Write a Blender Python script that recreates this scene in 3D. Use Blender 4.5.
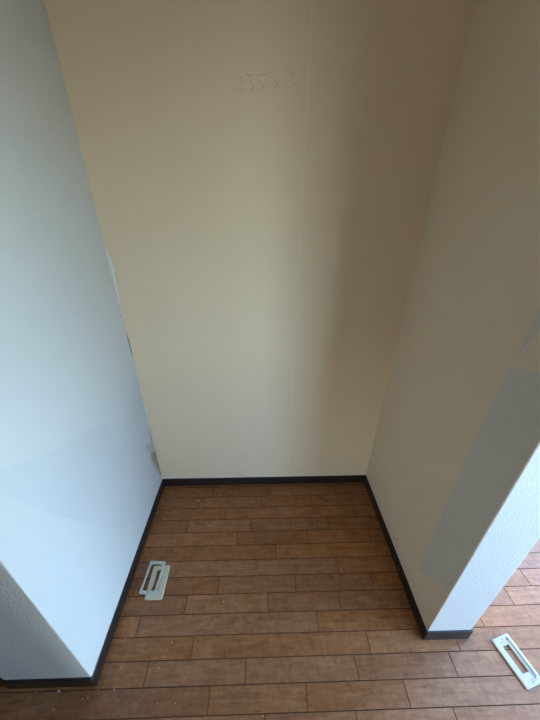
import bpy, bmesh, math, random
from mathutils import Vector, Matrix
random.seed(7)
for o in list(bpy.data.objects): bpy.data.objects.remove(o, do_unlink=True)
SC = bpy.context.scene
COL = SC.collection

# ------------------------------------------------------------------ camera
F_PX, PX, PY = 289.60, 267.75, 360.19
YAW, PITCH, ROLL = 0.02427, 0.49108, 0.00156
cam_d = bpy.data.cameras.new('camera')
cam = bpy.data.objects.new('camera', cam_d); COL.objects.link(cam)
cam_d.sensor_fit = 'VERTICAL'; cam_d.sensor_height = 36.0; cam_d.sensor_width = 27.0
cam_d.lens = F_PX / 720 * 36.0
cam_d.shift_x = -(PX - 270) / 720; cam_d.shift_y = (PY - 360) / 720
cam_d.clip_start = 0.02; cam_d.clip_end = 200
fwd = Vector((math.sin(YAW)*math.cos(PITCH), math.cos(YAW)*math.cos(PITCH), -math.sin(PITCH)))
rt = Vector((math.cos(YAW), -math.sin(YAW), 0)); up = rt.cross(fwd)
r2 = rt*math.cos(ROLL) + up*math.sin(ROLL); u2 = up*math.cos(ROLL) - rt*math.sin(ROLL)
M = Matrix((r2, u2, -fwd)).transposed().to_4x4(); M.translation = (0.53216, -1.06974, 1.32741)
cam.matrix_world = M
SC.camera = cam

# ------------------------------------------------------------------ sky, daylight, exposure
w = bpy.data.worlds.new('sky'); SC.world = w; w.use_nodes = True
nt = w.node_tree; nt.nodes.clear()
out = nt.nodes.new('ShaderNodeOutputWorld'); bg = nt.nodes.new('ShaderNodeBackground')
sky = nt.nodes.new('ShaderNodeTexSky'); sky.sky_type = 'NISHITA'; sky.sun_disc = False
sky.sun_elevation = math.radians(42); sky.sun_rotation = math.radians(250)
sky.air_density = 1.0; sky.dust_density = 1.0; sky.ozone_density = 1.0
hsv = nt.nodes.new('ShaderNodeHueSaturation'); hsv.inputs['Saturation'].default_value = 1.06
nt.links.new(sky.outputs[0], hsv.inputs['Color']); nt.links.new(hsv.outputs[0], bg.inputs[0]); bg.inputs[1].default_value = 1.0
nt.links.new(bg.outputs[0], out.inputs[0])
SC.view_settings.view_transform = 'Standard'; SC.view_settings.look = 'None'
SC.view_settings.gamma = 1.0; SC.view_settings.use_curve_mapping = False
SC.view_settings.exposure = 2.6
SC.cycles.use_denoising = True
SC.cycles.max_bounces = 12; SC.cycles.diffuse_bounces = 8
SC.cycles.sample_clamp_indirect = 10
# window opening (sliding door in the side wall of the room)
WX = 1.95
WINS = [(-0.52, -0.04, .04, 1.98), (-1.27, -0.62, .04, 1.70), (-3.10, -1.62, .80, 1.88)]   # y from, y to, sill and head height
for (wa, wb, WZ0, WZ1) in WINS:
    pl = bpy.data.lights.new('window_daylight', 'AREA'); pl.shape = 'RECTANGLE'
    pl.size = WZ1-WZ0; pl.size_y = wb-wa; pl.cycles.is_portal = True
    po = bpy.data.objects.new('window_daylight', pl); COL.objects.link(po)
    po.location = (WX+0.05, (wa+wb)/2, (WZ0+WZ1)/2); po.rotation_euler = (0, math.pi/2, 0)
FILL_WIN = (0.33, 0.68, 0.04, 0.95)      # low window added behind the viewer to brighten the back wall
pl = bpy.data.lights.new('window_daylight', 'AREA'); pl.shape = 'RECTANGLE'  # portal of the added low window
pl.size = FILL_WIN[1]-FILL_WIN[0]; pl.size_y = FILL_WIN[3]-FILL_WIN[2]; pl.cycles.is_portal = True
po = bpy.data.objects.new('window_daylight', pl); COL.objects.link(po)
po.location = ((FILL_WIN[0]+FILL_WIN[1])/2, -3.45, (FILL_WIN[2]+FILL_WIN[3])/2); po.rotation_euler = (math.pi/2, 0, 0)

# ------------------------------------------------------------------ sizes (metres)
W, DL, DR, HB, TB = 1.08815, 0.73266, 0.64893, 0.0525, 0.0065
TL, TR = 0.26315, 0.15007
CEIL = 2.40; X0, X1, Y0 = -0.95, WX, -3.40
P, L1 = 0.0606, 0.0801

# ------------------------------------------------------------------ helpers
def tag(o, label=None, cat=None, group=None, kind=None):
    if label: o['label'] = label
    if cat: o['category'] = cat
    if group: o['group'] = group
    if kind: o['kind'] = kind
    return o
def mesh_obj(name, me, mats, parent=None):
    o = bpy.data.objects.new(name, me); COL.objects.link(o)
    if not isinstance(mats, (list, tuple)): mats = [mats]
    for m in mats: me.materials.append(m)
    if parent is not None: o.parent = parent
    return o
def from_bm(name, bm, mats, parent=None, smooth=False):
    me = bpy.data.meshes.new(name); bm.normal_update(); bm.to_mesh(me); bm.free()
    if smooth:
        for f in me.polygons: f.use_smooth = True
    return mesh_obj(name, me, mats, parent)
def empty(name, loc, rz=0):
    o = bpy.data.objects.new(name, None); COL.objects.link(o)
    o.location = loc; o.rotation_euler = (0, 0, rz); o.empty_display_size = 0.05
    return o
def add_box(bm, a, b):
    x0, y0, z0 = a; x1, y1, z1 = b
    v = [bm.verts.new(c) for c in ((x0,y0,z0),(x1,y0,z0),(x1,y1,z0),(x0,y1,z0),(x0,y0,z1),(x1,y0,z1),(x1,y1,z1),(x0,y1,z1))]
    fs = []
    for i in ((3,2,1,0),(4,5,6,7),(0,1,5,4),(1,2,6,5),(2,3,7,6),(3,0,4,7)): fs.append(bm.faces.new([v[k] for k in i]))
    return fs
def box_obj(name, a, b, mats, parent=None, bev=0):
    bm = bmesh.new(); add_box(bm, a, b)
    if bev: bmesh.ops.bevel(bm, geom=list(bm.edges), offset=bev, segments=2, affect='EDGES', profile=.5)
    return from_bm(name, bm, mats, parent)
def prism(name, pts, axis, base, top, mats, parent=None):
    """polygon given in wall coordinates, extruded from base to top along axis (0 = x, 1 = y)"""
    def P3(q, d): return (d, q[0], q[1]) if axis == 0 else (q[0], d, q[1])
    bm = bmesh.new()
    a = [bm.verts.new(P3(q, base)) for q in pts]; b = [bm.verts.new(P3(q, top)) for q in pts]
    n = len(pts)
    bm.faces.new(a); bm.faces.new(b)
    for i in range(n): bm.faces.new((a[i], a[(i+1) % n], b[(i+1) % n], b[i]))
    bmesh.ops.recalc_face_normals(bm, faces=list(bm.faces))
    bmesh.ops.triangulate(bm, faces=[f for f in bm.faces if len(f.verts) > 4])
    return from_bm(name, bm, mats, parent)
def rrect(wd, ln, r, seg=4, cx=0, cy=0):
    pts = []
    for (sx, sy, a0) in ((1,1,0),(-1,1,90),(-1,-1,180),(1,-1,270)):
        for k in range(seg+1):
            a = math.radians(a0 + 90*k/seg)
            pts.append((cx + sx*(wd/2-r) + r*math.cos(a), cy + sy*(ln/2-r) + r*math.sin(a)))
    return pts
def loops_mesh(name, loops, mats, parent=None, close=True, caps=False):
    """loops = list of rings of 3-D points with equal counts, bridged in order"""
    bm = bmesh.new(); R = [[bm.verts.new(p) for p in L] for L in loops]
    n = len(R[0]); pairs = list(zip(R, R[1:]))
    if close: pairs.append((R[-1], R[0]))
    for A, B in pairs:
        for i in range(n): bm.faces.new((A[i], A[(i+1) % n], B[(i+1) % n], B[i]))
    if caps: bm.faces.new(R[0]); bm.faces.new(R[-1])
    bmesh.ops.recalc_face_normals(bm, faces=list(bm.faces))
    return from_bm(name, bm, mats, parent)

# ------------------------------------------------------------------ materials
def mat(name):
    m = bpy.data.materials.new(name); m.use_nodes = True
    return m, m.node_tree, m.node_tree.nodes['Principled BSDF']
def plain(name, col, rough=.5, spec=.5, var=.06, vscale=30, bump=0, bscale=400):
    m, t, b = mat(name)
    b.inputs['Roughness'].default_value = rough; b.inputs['Specular IOR Level'].default_value = spec
    g = t.nodes.new('ShaderNodeNewGeometry')
    n = t.nodes.new('ShaderNodeTexNoise'); n.inputs['Scale'].default_value = vscale; n.inputs['Detail'].default_value = 4
    t.links.new(g.outputs['Position'], n.inputs['Vector'])
    r = t.nodes.new('ShaderNodeValToRGB')
    r.color_ramp.elements[0].position = .3; r.color_ramp.elements[1].position = .7
    r.color_ramp.elements[0].color = (*[c*(1-var) for c in col], 1)
    r.color_ramp.elements[1].color = (*[min(1, c*(1+var)) for c in col], 1)
    t.links.new(n.outputs['Fac'], r.inputs[0]); t.links.new(r.outputs[0], b.inputs['Base Color'])
    if bump:
        n2 = t.nodes.new('ShaderNodeTexNoise'); n2.inputs['Scale'].default_value = bscale; n2.inputs['Detail'].default_value = 3
        t.links.new(g.outputs['Position'], n2.inputs['Vector'])
        bp = t.nodes.new('ShaderNodeBump'); bp.inputs['Strength'].default_value = bump; bp.inputs['Distance'].default_value = .003
        t.links.new(n2.outputs['Fac'], bp.inputs['Height']); t.links.new(bp.outputs[0], b.inputs['Normal'])
    return m
CREAM = (.785, .64, .475)
M_PAPER  = plain('cream woven wallpaper', CREAM, .85, .25, .018, 2.5, .10, 420)
M_PAPERR = plain('cream wallpaper of the right partition', (.82, .69, .52), .85, .25, .018, 2.5, .10, 420)
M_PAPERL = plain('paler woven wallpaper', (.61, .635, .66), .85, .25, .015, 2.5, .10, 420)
M_CHIP   = plain('pebbled white wallpaper', (.68, .68, .675), .8, .3, .03, 3, .45, 200)
M_PATCH  = plain('greyer pebbled wallpaper', (.71, .67, .60), .85, .25, .02, 6, .5, 260)
M_PATCHL = plain('darker bluish wallpaper wedge', (.585, .61, .65), .85, .25, .015, 4, .12, 400)  # wedge slightly darker and bluer than the sheet around it
M_TORN   = plain('torn white paper', (.80, .79, .76), .9, .2, .03, 60, .15, 500)
M_BACK   = plain('grey paper backing', (.52, .53, .54), .9, .2, .05, 60, .1, 300)
M_BOARD  = plain('brown plasterboard paper', (.40, .34, .26), .95, .1, .08, 80, .1, 300)
M_DARK   = plain('dark gap', (.30, .28, .26), .9, .1)
M_PENCIL = plain('graphite', (.50, .42, .30), .6, .3)
M_SEAM   = plain('pale seam paper', (.81, .70, .54), .8, .25, .02, 20)
M_SEAML  = plain('pale bluish seam paper', (.63, .65, .67), .85, .25, .02, 20)
M_CAULK  = plain('white caulk', (.80, .77, .71), .5, .4)
M_BASE   = plain('dark brown vinyl baseboard', (.020, .014, .0145), .36, .5, .12, 40, .03, 300)
M_CEIL   = plain('brown board ceiling', (.42, .31, .18), .9, .2, .02, 3, .1, 300)
M_SUB    = plain('dark plank joint', (.10, .045, .025), .8, .2)
M_BEIGE  = plain('beige plastic', (.60, .52, .37), .35, .5, .03, 60)
M_STEEL  = plain('light grey metal', (.52, .52, .46), .38, .5, .05, 90)
M_WHITE  = plain('greenish white plastic', (.45, .415, .345), .4, .5, .02, 60)
M_MARK   = plain('grey moulded mark', (.09, .095, .10), .5, .4)
M_CRUMB  = plain('plaster white', (.60, .53, .44), .9, .2, .06, 300)
M_SHAVE  = plain('pale wood shaving', (.55, .40, .26), .8, .2, .1, 200)
M_SASH   = plain('aluminium sash', (.45, .45, .44), .35, .5, .03, 30)
M_OAK    = plain('brown stained wood', (.16, .095, .05), .5, .4, .15, 8)
M_GROUND = plain('grey ground outside', (.20, .19, .16), .95, .1, .2, .8)

def wood():
    m, t, b = mat('brown oak flooring'); N, L = t.nodes.new, t.links.new
    g = N('ShaderNodeNewGeometry'); a = N('ShaderNodeAttribute'); a.attribute_name = 'rnd'
    def mth(op, x, y=None, c=False):
        n = N('ShaderNodeMath'); n.operation = op; n.use_clamp = c
        for i, v in enumerate((x, y)):
            if v is None: continue
            if isinstance(v, (int, float)): n.inputs[i].default_value = v
            else: L(v, n.inputs[i])
        return n.outputs[0]
    off = N('ShaderNodeCombineXYZ'); L(mth('MULTIPLY', a.outputs['Fac'], 37.0), off.inputs[0]); L(mth('MULTIPLY', a.outputs['Fac'], 91.0), off.inputs[1])
    ad = N('ShaderNodeVectorMath'); ad.operation = 'ADD'; L(g.outputs['Position'], ad.inputs[0]); L(off.outputs[0], ad.inputs[1])
    def tex(sx, sy, sc, det, dist=0):
        mp = N('ShaderNodeMapping'); mp.inputs['Scale'].default_value = (sx, sy, 1); L(ad.outputs[0], mp.inputs[0])
        n = N('ShaderNodeTexNoise'); n.inputs['Scale'].default_value = sc; n.inputs['Detail'].default_value = det
        n.inputs['Distortion'].default_value = dist; L(mp.outputs[0], n.inputs['Vector']); return n.outputs['Fac']
    grain = tex(1, 7, 12, 5, .9)
    fine = tex(1, 22, 55, 3)
    flame = tex(1.6, 1, 20, 4, 1.6)
    v = mth('ADD', mth('MULTIPLY', grain, .55), mth('ADD', mth('MULTIPLY', fine, .15), mth('MULTIPLY', flame, .40)))
    r = N('ShaderNodeValToRGB'); e = r.color_ramp.elements
    e[0].position = .36; e[0].color = (.185, .060, .014, 1); e[1].position = .74; e[1].color = (.40, .168, .066, 1)
    k = e.new(.54); k.color = (.29, .110, .034, 1)
    L(v, r.inputs[0])
    hs = N('ShaderNodeHueSaturation'); L(r.outputs[0], hs.inputs['Color'])
    mr = N('ShaderNodeMapRange'); mr.inputs[3].default_value = .86; mr.inputs[4].default_value = 1.12; L(a.outputs['Fac'], mr.inputs[0])
    L(mr.outputs[0], hs.inputs['Value'])
    fr = mth('FRACT', mth('MULTIPLY', a.outputs['Fac'], 7.31))
    mr2 = N('ShaderNodeMapRange'); mr2.inputs[3].default_value = .94; mr2.inputs[4].default_value = 1.02; L(fr, mr2.inputs[0])
    L(mr2.outputs[0], hs.inputs['Saturation'])
    L(hs.outputs[0], b.inputs['Base Color'])
    b.inputs['Roughness'].default_value = .42; b.inputs['Specular IOR Level'].default_value = .5
    bp = N('ShaderNodeBump'); bp.inputs['Strength'].default_value = .10; bp.inputs['Distance'].default_value = .001
    L(v, bp.inputs['Height']); L(bp.outputs[0], b.inputs['Normal'])
    return m
M_WOOD = wood()
def glass():
    m, t, b = mat('window glass'); t.nodes.remove(b)
    o = t.nodes['Material Output']; tr = t.nodes.new('ShaderNodeBsdfTransparent'); tr.inputs[0].default_value = (.93, .96, .95, 1)
    gl = t.nodes.new('ShaderNodeBsdfGlossy'); gl.inputs['Roughness'].default_value = .02
    mx = t.nodes.new('ShaderNodeMixShader'); mx.inputs[0].default_value = .04
    t.links.new(tr.outputs[0], mx.inputs[1]); t.links.new(gl.outputs[0], mx.inputs[2])
    t.links.new(mx.outputs[0], o.inputs[0]); return m
M_GLASS = glass()

# ------------------------------------------------------------------ walls, ceiling, ground
def S(o, label, cat): return tag(o, label, cat, kind='structure')
def fin(name, a, b, label, end):
    bm = bmesh.new(); fs = add_box(bm, a, b)
    for f in fs:
        f.normal_update()
        if f.normal.y < -.9: f.material_index = 1
    ed = [e for e in bm.edges if abs(e.verts[0].co.z-e.verts[1].co.z) > 1 and e.verts[0].co.y < -.5]
    bmesh.ops.bevel(bm, geom=ed, offset=.0018, segments=2, affect='EDGES', profile=.5, material=1)
    return S(from_bm(name, bm, [M_PAPER, end]), label, 'wall')
wall_left = fin('wall_left', (-TL, -DL, 0), (0, 0, CEIL), 'pale bluish white partition wall on the left with torn wallpaper corner', M_CHIP)
wall_right = fin('wall_right', (W, -DR, 0), (W+TR, 0, CEIL), 'thin cream partition wall on the right with bright pebbled end', M_CHIP)
wall_back = S(box_obj('wall_back', (X0-.1, 0, -.02), (X1+.1, .1, CEIL), M_PAPER), 'cream wallpapered back wall of the empty alcove', 'wall')
bm = bmesh.new()
add_box(bm, (X0-.1, Y0-.1, -.02), (FILL_WIN[0], Y0, CEIL)); add_box(bm, (FILL_WIN[1], Y0-.1, -.02), (X1+.1, Y0, CEIL))
add_box(bm, (FILL_WIN[0], Y0-.1, -.02), (FILL_WIN[1], Y0, FILL_WIN[2])); add_box(bm, (FILL_WIN[0], Y0-.1, FILL_WIN[3]), (FILL_WIN[1], Y0, CEIL))
S(from_bm('wall_front', bm, M_PAPER), 'cream room wall behind the viewer', 'wall')
S(box_obj('wall_far_left', (X0-.1, Y0, -.02), (X0, 0, CEIL), M_OAK), 'dark wooden room wall far to the left of the alcove', 'wall')
bm = bmesh.new(); ye = 0.0
for (wa, wb, WZ0, WZ1) in WINS:
    add_box(bm, (X1, wb, -.02), (X1+.1, ye, CEIL)); ye = wa
    add_box(bm, (X1, wa, -.02), (X1+.1, wb, WZ0)); add_box(bm, (X1, wa, WZ1), (X1+.1, wb, CEIL))
add_box(bm, (X1, Y0, -.02), (X1+.1, ye, CEIL))
S(from_bm('wall_far_right', bm, M_PAPER), 'cream room wall far to the right holding the sliding window', 'wall')
S(box_obj('ceiling', (X0-.1, Y0-.1, CEIL), (X1+.1, .1, CEIL+.05), M_CEIL), 'plain brown board ceiling of the room', 'ceiling')
S(box_obj('ground', (-60, -60, -.45), (60, 60, -.40), M_GROUND), 'grey ground outside the sliding window', 'ground')

# aluminium windows
def window(name, loc, rz, hw, hh, label):
    win = empty(name, loc, rz); S(win, label, 'window')
    bm = bmesh.new(); f = .02
    add_box(bm, (0, -hw, 0), (.08, hw, f)); add_box(bm, (0, -hw, hh-f), (.08, hw, hh))
    add_box(bm, (0, -hw, f), (.08, -hw+f, hh-f)); add_box(bm, (0, hw-f, f), (.08, hw, hh-f))
    from_bm('window_frame', bm, M_SASH, win)
    for (ya, yb, xa) in (((-hw+f, .02, .012), (-.02, hw-f, .045)) if hw > .4 else ((-hw+f, hw-f, .03),)):
        bm = bmesh.new(); s = .025
        add_box(bm, (xa, ya, f), (xa+.022, yb, f+s)); add_box(bm, (xa, ya, hh-f-s), (xa+.022, yb, hh-f))
        add_box(bm, (xa, ya, f+s), (xa+.022, ya+s, hh-f-s)); add_box(bm, (xa, yb-s, f+s), (xa+.022, yb, hh-f-s))
        sash = from_bm('sash', bm, M_SASH, win)
        box_obj('pane', (xa+.009, ya+s, f+s), (xa+.013, yb-s, hh-f-s), M_GLASS, sash)
WL = ('narrow tall aluminium window nearest the back wall', 'lower aluminium window in the middle of the far right wall', 'wide two-leaf aluminium sliding window farthest from the alcove')
for wi, (WY0, WY1, WZ0, WZ1) in enumerate(WINS):
    window('window_%d' % (wi+1), (WX, (WY0+WY1)/2, WZ0), 0, (WY1-WY0)/2, WZ1-WZ0, WL[wi])
window('window_4', ((FILL_WIN[0]+FILL_WIN[1])/2, Y0, FILL_WIN[2]), -math.pi/2, (FILL_WIN[1]-FILL_WIN[0])/2, FILL_WIN[3]-FILL_WIN[2], 'low aluminium window added behind the viewer to brighten the alcove')

# tall wooden cupboard shapes, added out of view to shade the left side
def blocker(loc, wd, dp, label):
    blk = empty('shade_blocker', loc); tag(blk, label, 'blocker')
    box_obj('body', (-wd/2, -dp/2, 0), (wd/2, dp/2-.018, 1.85), M_OAK, blk, .004)
    n = 2 if wd > .4 else 1
    for k in range(n):
        a = -wd/2 + k*wd/n
        dr = box_obj('blocker_door', (a+.003, dp/2-.018, .06), (a+wd/n-.003, dp/2, 1.84), M_OAK, blk, .003)
        hx = a+wd/n-.035 if k == 0 else a+.035
        box_obj('blocker_handle', (hx-.006, dp/2, .95), (hx+.006, dp/2+.016, 1.10), M_SASH, dr, .003)
blocker((1.08, -1.60, 0), .30, .38, 'tall narrow brown wooden cupboard added unseen on the window side to keep light off the left partition end')
blocker((-.38, -1.60, 0), .92, .62, 'wide brown wooden cupboard added unseen in front of the left partition end to shade it')

# ------------------------------------------------------------------ wallpaper layers of the alcove
E8 = .0008
SEAM_X = .6675
box_obj('wallpaper_sheet', (0, -E8, HB-.01), (SEAM_X, 0, CEIL), M_PAPER, wall_back)
box_obj('wallpaper_sheet', (SEAM_X+.0006, -E8, HB-.01), (W, 0, CEIL), M_PAPER, wall_back)
tag(prism('wallpaper_seam', [(SEAM_X-.0022, HB), (SEAM_X+.0008, HB), (SEAM_X+.0016, .9), (SEAM_X+.0034, 1.3), (SEAM_X+.0010, CEIL), (SEAM_X-.0016, CEIL), (SEAM_X+.0008, 1.3), (SEAM_X-.0012, .9)], 1, -E8, -.0013, M_SEAM, wall_back),
    'thin pale vertical seam between two wallpaper sheets')
SL = -.285
box_obj('wallpaper_sheet', (0, -DL+.001, HB-.01), (E8, SL-.0008, CEIL), M_PAPERL, wall_left)
tear = [(-.001,.372),(-.014,.364),(-.020,.350),(-.037,.336),(-.062,.352),(-.088,.373),(-.080,.345),(-.066,.312),(-.057,.288),(-.066,.262),(-.073,.235),(-.052,.175),(-.029,.116),(-.013,.072),(-.006,HB-.01)]
prism('wallpaper_sheet', [(-.001, CEIL)] + tear + [(SL, HB-.01), (SL, CEIL)], 0, 0, E8, M_PAPERL, wall_left)
tag(prism('paper_backing', [(0,.372)] + tear[1:] + [(0, HB-.01)], 0, 0, .0003, M_BACK, wall_left), 'grey backing bared where the wallpaper has torn off')
tag(prism('bare_board', [(0,.258),(-.011,.256),(-.030,.272),(-.052,.285),(-.055,.262),(-.040,.200),(-.020,.137),(-.009,.085),(0,.075)], 0, .0003, .0005, M_BOARD, wall_left), 'brown plasterboard showing through the tear')
tag(prism('torn_flap', [(-.029,.402),(-.022,.392),(-.012,.368),(-.016,.366),(-.027,.386)], 0, E8, .0022, M_BACK, wall_left), 'small lifted flap of torn paper')
tag(prism('torn_paper', [(0,1.200),(.004,1.190),(.006,1.178),(.012,1.159),(.013,1.145),(.015,1.126),(.011,1.112),(.009,1.100),(.010,1.075),(.008,1.046),(.004,1.020),(.003,1.000),(0,.995)], 1, -E8, -.0022, M_TORN, wall_back),
    'white torn wallpaper edge curling onto the back wall')
ed = []
z = .99
while z > .40: ed.append((.0005 + random.random()*.0035, z)); z -= random.uniform(.012, .03)
prism('torn_paper', [(0, .995)] + ed + [(0, .40)], 1, -E8, -.0016, M_TORN, wall_back)
tag(prism('gap', [(.001,.885),(.0045,.862),(.005,.834),(.0045,.80),(.002,.770),(.0005,.80),(.0005,.85)], 1, -.0016, -.0019, M_DARK, wall_back), 'dark open gap along the torn corner')
tag(prism('gap', [(-.001,.962),(-.019,.960),(-.012,.954),(-.002,.948)], 0, E8, .0012, M_BACK, wall_left), 'small nick in the torn corner')
box_obj('wallpaper_seam', (E8, SL-.0012, HB), (.0012, SL+.0004, CEIL), M_SEAML, wall_left)
tag(prism('darker_wedge', [(-.287,.679),(-.40,.728),(-.539,.789),(-.643,.857),(-.668,.811),(-.592,.63),(-.478,.393),(-.39,.25),(-.298,.12),(-.287,.11)], 0, E8, .0011, M_PATCHL, wall_left), 'slightly greyer wedge of wallpaper')
# right partition
box_obj('wallpaper_sheet', (W-E8, -DR+.001, HB-.01), (W, 0, CEIL), M_PAPERR, wall_right)
tag(prism('wallpaper_patch', [(-.520,1.008),(-.583,1.035),(-DR+.0015,1.062),(-DR+.0015,.30),(-.60,.262),(-.56,.222),(-.522,.170),(-.519,.30),(-.513,.56),(-.511,.77)], 0, W-E8, W-.0013, M_PATCH, wall_right), 'greyer pebbled strip beside the partition end')
tag(prism('wallpaper_patch', [(-.521,1.018),(-.523,1.151),(-.525,1.45),(-.60,1.45),(-.547,1.130),(-.530,1.06)], 0, W-E8, W-.0013, M_PATCH, wall_right), 'narrow greyer sliver above the patch')

# pencil note 235 x 3
strokes = [[(.4742,1.6376),(.4829,1.6365),(.4854,1.632),(.4801,1.6242),(.4712,1.6154),(.4678,1.6095),(.4747,1.6087),(.4884,1.6117)],
 [(.4972,1.6435),(.5067,1.6421),(.5162,1.6416)],[(.5162,1.6416),(.5066,1.6395),(.5072,1.633),(.5139,1.6265),(.5184,1.6201),(.5156,1.6137),(.5077,1.6107)],
 [(.5315,1.6432),(.5429,1.6438),(.5562,1.6428)],[(.5314,1.6426),(.5286,1.6332),(.5378,1.6275),(.5454,1.6198),(.54,1.6127),(.5291,1.6103)],
 [(.5735,1.635),(.5813,1.6264),(.588,1.6183)],[(.5907,1.6357),(.5851,1.6265),(.5764,1.6162)],
 [(.6153,1.6461),(.6267,1.6474),(.6312,1.6412),(.6261,1.634),(.6218,1.6273),(.6327,1.6239),(.6432,1.6167),(.6389,1.6093),(.6285,1.6048)]]
bm = bmesh.new()
def ribbon(bm, pts, y, wd):
    n = len(pts); prev = None
    for i, (x, zz) in enumerate(pts):
        a = pts[max(0, i-1)]; b = pts[min(n-1, i+1)]
        dx, dz = b[0]-a[0], b[1]-a[1]; l = math.hypot(dx, dz); nx, nz = -dz/l*wd/2, dx/l*wd/2
        cur = (bm.verts.new((x+nx, y, zz+nz)), bm.verts.new((x-nx, y, zz-nz)))
        if prev: bm.faces.new((prev[0], prev[1], cur[1], cur[0]))
        prev = cur
for k, s in enumerate(strokes): ribbon(bm, s, -E8-.0001, .0016 if k in (1, 3) else .0011)
tag(from_bm('pencil_note', bm, M_PENCIL, wall_back), 'faint pencilled note reading 235 x 3')

# ------------------------------------------------------------------ baseboards
def baseboard(name, path, label):
    """path = list of (x, y, nx, ny): wall-face points with outward normals"""
    prof = [(0, 0), (TB, 0), (TB, HB-.006), (TB*.93, HB-.0025), (TB*.7, HB-.0006), (TB*.4, HB), (0, HB)]
    loops = [[(x+nx*o, y+ny*o, z) for o, z in prof] for x, y, nx, ny in path]
    o = loops_mesh(name, loops, M_BASE, None, close=False, caps=True)
    return S(o, label, 'baseboard')
def fan(x, y, a0, a1, n=5): return [(x, y, math.cos(a0+(a1-a0)*k/n), math.sin(a0+(a1-a0)*k/n)) for k in range(n+1)]
H = math.pi/2
bl = baseboard('baseboard_left', [(0, -TB, 1, 0)] + fan(0, -DL, 0, -H) + fan(-TL, -DL, -H, -2*H) + [(-TL, -TB, -1, 0)], 'dark brown baseboard wrapping the left partition wall')
br = baseboard('baseboard_right', [(W, -TB, -1, 0)] + fan(W, -DR, -2*H, -H) + fan(W+TR, -DR, -H, 0) + [(W+TR, -TB, 1, 0)], 'dark brown baseboard wrapping the right partition wall')
bb = baseboard('baseboard_back', [(0, 0, 0, -1), (W, 0, 0, -1)], 'dark brown baseboard along the alcove back wall')
baseboard('baseboard_side_right', [(W+TR, 0, 0, -1), (X1, 0, 0, -1)], 'dark brown baseboard on the back wall right of the partition')
baseboard('baseboard_side_left', [(X0, 0, 0, -1), (-TL, 0, 0, -1)], 'dark brown baseboard on the back wall left of the partition')
tag(box_obj('caulk_line', (0, -.0032, HB), (W, -E8, HB+.0028), M_CAULK, bb, .0006), 'thin white caulk bead')
box_obj('caulk_line', (E8, -DL+.004, HB), (.0022, -.004, HB+.0022), M_CAULK, bl, .0005)
box_obj('caulk_line', (W-.0022, -DR+.004, HB), (W-E8, -.004, HB+.0022), M_CAULK, br, .0005)

# ------------------------------------------------------------------ plank floor
floor = S(box_obj('floor', (X0, Y0, -.03), (X1, 0, -.0035), M_SUB), 'brown wood strip floor with staggered joints', 'floor')
J = {0:[.270,.574,.911], 1:[.209,.527,.779], 2:[.040,.348,.98], 3:[.1805,.474,.841], 4:[.4155,.7355,1.02], 5:[.586], 6:[.842],
     7:[.026,.3525,.658,.967,1.592], 8:[.2375,.547,.8195,1.477], 9:[.083,.725,1.321], 10:[.2875,.8905,1.1955],
     11:[.152,.4705,.8315,1.151], 12:[.3615,.660,.970], 13:[.531,.801,1.094]}
FAR_V, FAR_F, FAR_R = [], [], []
def plank_geo(x0, x1, y0, y1):
    g, c = .0004, .0008
    V = []
    for (i, z) in ((g, -.0034), (g, -.0010), (g+c, 0)):
        V += [(x0+i, y0+i, z), (x1-i, y0+i, z), (x1-i, y1-i, z), (x0+i, y1-i, z)]
    Fc = [(8, 9, 10, 11)]
    for a in (0, 4):
        for k in range(4): Fc.append((a+k, a+(k+1) % 4, a+4+(k+1) % 4, a+4+k))
    return V, Fc
nrow = int((-Y0 - L1)/P) + 2
for r in range(-1, nrow):
    ya = -(L1 + (r-1)*P) if r >= 0 else 0.0      # back edge
    yb = -(L1 + r*P)
    if r == -1: ya, yb = 0.0, -(L1 - P)
    elif r == 0: ya, yb = -(L1 - P), -L1
    else: ya, yb = -(L1 + (r-1)*P), -(L1 + r*P)
    yb = max(yb, Y0)
    if yb >= ya: continue
    js = list(J.get(r, []))
    rr = random.Random(100+r)
    if not js: js = [rr.uniform(0, .36)]
    x = min(js[0], (-.02 if r < 10 else -.26) + .30)
    while True:
        x -= rr.choice((.303, .335, .37, .42))
        if x < X0+.06: break
        js.insert(0, x)
    x = max(js[-1], (1.10 if r < 7 else 1.55) - .303)
    while True:
        x += rr.choice((.303, .335, .37, .42))
        if x > X1-.06: break
        js.append(x)
    xs = [X0] + js + [X1]
    for x0, x1 in zip(xs, xs[1:]):
        v = rr.random()
        near = x1 > -.75 and x0 < 2.0 and ya > -1.02
        if near:
            cx, cy = (x0+x1)/2, (ya+yb)/2
            V, Fc = plank_geo(x0-cx, x1-cx, yb-cy, ya-cy)
            me = bpy.data.meshes.new('plank'); me.from_pydata(V, [], Fc)
            at = me.attributes.new('rnd', 'FLOAT', 'FACE'); at.data.foreach_set('value', [v]*len(Fc))
            me.polygons.foreach_set('material_index', [0] + [1]*8)
            o = mesh_obj('plank', me, [M_WOOD, M_SUB], floor); o.location = (cx, cy, 0)
        else:
            V, Fc = plank_geo(x0, x1, yb, ya); b0 = len(FAR_V)
            FAR_V += V; FAR_F += [tuple(i+b0 for i in q) for q in Fc]; FAR_R += [v]*len(Fc)
me = bpy.data.meshes.new('plank_field'); me.from_pydata(FAR_V, [], FAR_F)
at = me.attributes.new('rnd', 'FLOAT', 'FACE'); at.data.foreach_set('value', FAR_R)
me.polygons.foreach_set('material_index', ([0] + [1]*8)*(len(FAR_F)//9))
tag(mesh_obj('plank_field', me, [M_WOOD, M_SUB], floor), kind='stuff')

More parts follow.
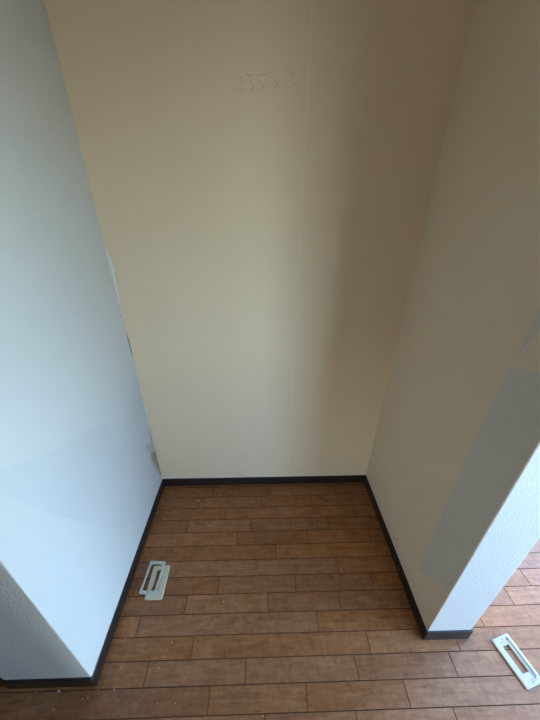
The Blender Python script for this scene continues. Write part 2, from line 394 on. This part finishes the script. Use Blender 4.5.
# ------------------------------------------------------------------ switch plates on the floor
def ring(pts, z): return [(x, y, z) for x, y in pts]
def disc(name, x, y, z, r, m, parent, h=.0004):
    bm = bmesh.new(); bmesh.ops.create_cone(bm, cap_ends=True, segments=14, radius1=r, radius2=r, depth=h)
    bmesh.ops.translate(bm, verts=bm.verts, vec=(x, y, z)); return from_bm(name, bm, m, parent)
# beige cover plate under the metal frame
pt = empty('cover_plate', (.1105, -.4585, .0002), math.radians(.3))
tag(pt, 'beige plastic cover plate lying under a metal frame by the left baseboard', 'switch plate')
o_, i_ = lambda d: rrect(.068-2*d, .1195-2*d, .006), lambda d: rrect(.023+2*d, .073+2*d, .0012, 4, -.002, .004)
loops_mesh('plate_body', [ring(o_(.0004), 0), ring(o_(0), .0012), ring(o_(0), .0038), ring(o_(.0012), .0062), ring(o_(.0034), .0072), ring(i_(.0006), .0072), ring(i_(0), .0066), ring(i_(0), 0)], M_BEIGE, pt)
# light grey frame
fr = empty('mounting_frame', (.0870, -.4435, .0076), math.radians(-3.3))
tag(fr, 'light grey metal mounting frame resting on the beige cover plate', 'switch frame')
fw, fl = .0655, .1175
o_, i_ = lambda d: rrect(fw-2*d, fl-2*d, .004), lambda d: rrect(.0485+2*d, .0955+2*d, .002)
loops_mesh('frame_body', [ring(o_(0), 0), ring(o_(0), .0028), ring(o_(.0008), .0036), ring(i_(.0006), .0036), ring(i_(0), .003), ring(i_(0), 0)], M_STEEL, fr)
for s in (-1, 1):
    box_obj('side_lip', (s*.0270-.0010, -.049, .0036), (s*.0270+.0010, .049, .0052), M_STEEL, fr, .0005)
    box_obj('end_tab', (-.0243, s*.0470-.0035, .0008), (-.0165, s*.0470+.0012, .0036), M_STEEL, fr, .0004)
    box_obj('end_tab', (.0165, s*.0470-.0035, .0008), (.0243, s*.0470+.0012, .0036), M_STEEL, fr, .0004)
    disc('screw_hole', 0, s*.0525, .00365, .0022, M_MARK, fr)
# white plate at the right
pr = empty('cover_plate', (1.3635, -.7125, .0002), math.radians(13.7))
tag(pr, 'greenish white plastic cover plate lying alone beyond the right partition', 'switch plate')
def o2(d):
    wd, ln, c = .0705-2*d, .1225-2*d, .004
    q = rrect(wd, ln, c); return q
i2 = lambda d: rrect(.0245+2*d, .068+2*d, .0008, 4, -.0015, .003)
loops_mesh('plate_body', [ring(o2(.0015), 0), ring(o2(0), .0035), ring(o2(.0006), .0056), ring(o2(.0040), .0070), ring(i2(.0004), .0070), ring(i2(0), .0066), ring(i2(0), 0)], M_WHITE, pr)
box_obj('rail', (.0150, -.045, .0068), (.0185, .046, .0086), M_WHITE, pr, .0005)
box_obj('rail', (.0225, -.050, .0068), (.0300, .052, .0090), M_WHITE, pr, .0008)
box_obj('groove', (.0188, -.046, .0069), (.0222, .047, .0073), M_MARK, pr)
box_obj('end_step', (-.030, .0545, .0068), (.024, .0585, .0082), M_WHITE, pr, .0006)
mk = random.Random(3)
for s in (-1, 1):
    yc = .0455 if s > 0 else -.0475
    bm = bmesh.new()
    for k in range(9):
        x = -.016 + k*.0042; y = yc + mk.uniform(-.001, .001); hgt = mk.uniform(.0009, .0020); wd = mk.uniform(.0012, .0028)
        if mk.random() < .3: continue
        add_box(bm, (x-wd/2, y-hgt/2, .0070), (x+wd/2, y+hgt/2, .0073))
    for k in range(5):
        x = -.008 + k*.0042; y = yc - .0048 + mk.uniform(-.0008, .0008)
        add_box(bm, (x-.0009, y-.0005, .0070), (x+.0009, y+.0005, .0073))
    tag(from_bm('moulded_marks', bm, M_MARK, pr), 'small illegible moulded marks')
    disc('screw_hole', .001, s*.052, .0071, .0019, M_MARK, pr)
    box_obj('clip', (.0165, s*.0485-.0022, .0070), (.0225, s*.0485+.0022, .0094), M_MARK if s > 0 else M_STEEL, pr, .0005)

# ------------------------------------------------------------------ crumbs and a shaving
CR = [(.017,-.015),(.096,-.053),(.31,-.016),(.027,-.277),(.379,-.529),(.214,-.641),(.202,-.662),(.197,-.677),(.048,-.625),(.064,-.748),(.014,-.748),(.065,-.7),(.189,-.703),(-.023,-.766),(-.008,-.764),(.208,-.78),(-.105,-.748),(-.098,-.785),(-.172,-.749),(-.16,-.779),(.262,-.781),(.525,-.811)]
big = {2:.0042, 4:.0036, 9:.003, 16:.0045, 5:.0028, 17:.003}
ALC, FRT, CRN = 'three crumbs in front of the beige cover plate', 'crumbs in front of the left partition end', 'crumbs right of the left partition corner'
CL = {0: 'tiny plaster crumb in the back left corner of the alcove floor', 1: 'tiny plaster crumb on the rearmost plank just behind the curled shaving',
      2: 'plaster crumb at the foot of the back wall baseboard', 3: 'tiny plaster crumb by the left baseboard well behind the cover plate',
      4: 'pale plaster crumb alone on the floor right of the beige cover plate', 8: 'tiny plaster crumb close to the left baseboard in front of the cover plate',
      16: 'largest plaster crumb below the left partition end', 21: 'tiny plaster crumb at the middle of the nearest floor planks'}
def crumb_tag(o, k):
    if k in CL: return tag(o, CL[k], 'crumb')
    if k in (5, 6, 7): return tag(o, 'small plaster crumb, one of three in a row in front of the beige cover plate', 'crumb', ALC)
    if k in (11, 12, 15, 20): return tag(o, 'tiny plaster crumb on the floor to the right of the left partition corner', 'crumb', CRN)
    return tag(o, 'tiny plaster crumb on the dark floor in front of the left partition end', 'crumb', FRT)
cm = []
for k in range(4):
    bm = bmesh.new(); bmesh.ops.create_icosphere(bm, subdivisions=1, radius=1)
    for v in bm.verts:
        v.co *= random.uniform(.65, 1.15); v.co.z *= .5
    me = bpy.data.meshes.new('plaster_crumb'); bm.to_mesh(me); bm.free(); me.materials.append(M_CRUMB); cm.append(me)
for k, (x, y) in enumerate(CR):
    o = bpy.data.objects.new('plaster_crumb', cm[k % 4]); COL.objects.link(o)
    s = big.get(k, .0021)*.78; o.scale = (s*1.3, s*.9, s); o.rotation_euler = (0, 0, k*1.7); o.location = (x, y, s*.45)
    crumb_tag(o, k)
bm = bmesh.new(); prev = None
for k in range(9):
    a = math.radians(200 + k*20); c = (.203+.0085*math.cos(a)*1.0, -.092+.010*math.sin(a))
    wv = .0022*math.sin(math.pi*(k+.6)/9.2)+.0004
    n = (math.cos(a), math.sin(a))
    q = [bm.verts.new((c[0]-n[0]*wv, c[1]-n[1]*wv, .0003)), bm.verts.new((c[0]+n[0]*wv, c[1]+n[1]*wv, .0003)),
         bm.verts.new((c[0]+n[0]*wv, c[1]+n[1]*wv, .0030)), bm.verts.new((c[0]-n[0]*wv, c[1]-n[1]*wv, .0022))]
    if prev:
        for i in range(4): bm.faces.new((prev[i], prev[(i+1) % 4], q[(i+1) % 4], q[i]))
    else: bm.faces.new(q)
    prev = q
bm.faces.new(prev); bmesh.ops.recalc_face_normals(bm, faces=list(bm.faces))
tag(from_bm('wood_shaving', bm, M_SHAVE), 'small curled pale shaving near the back left corner of the floor', 'shaving')
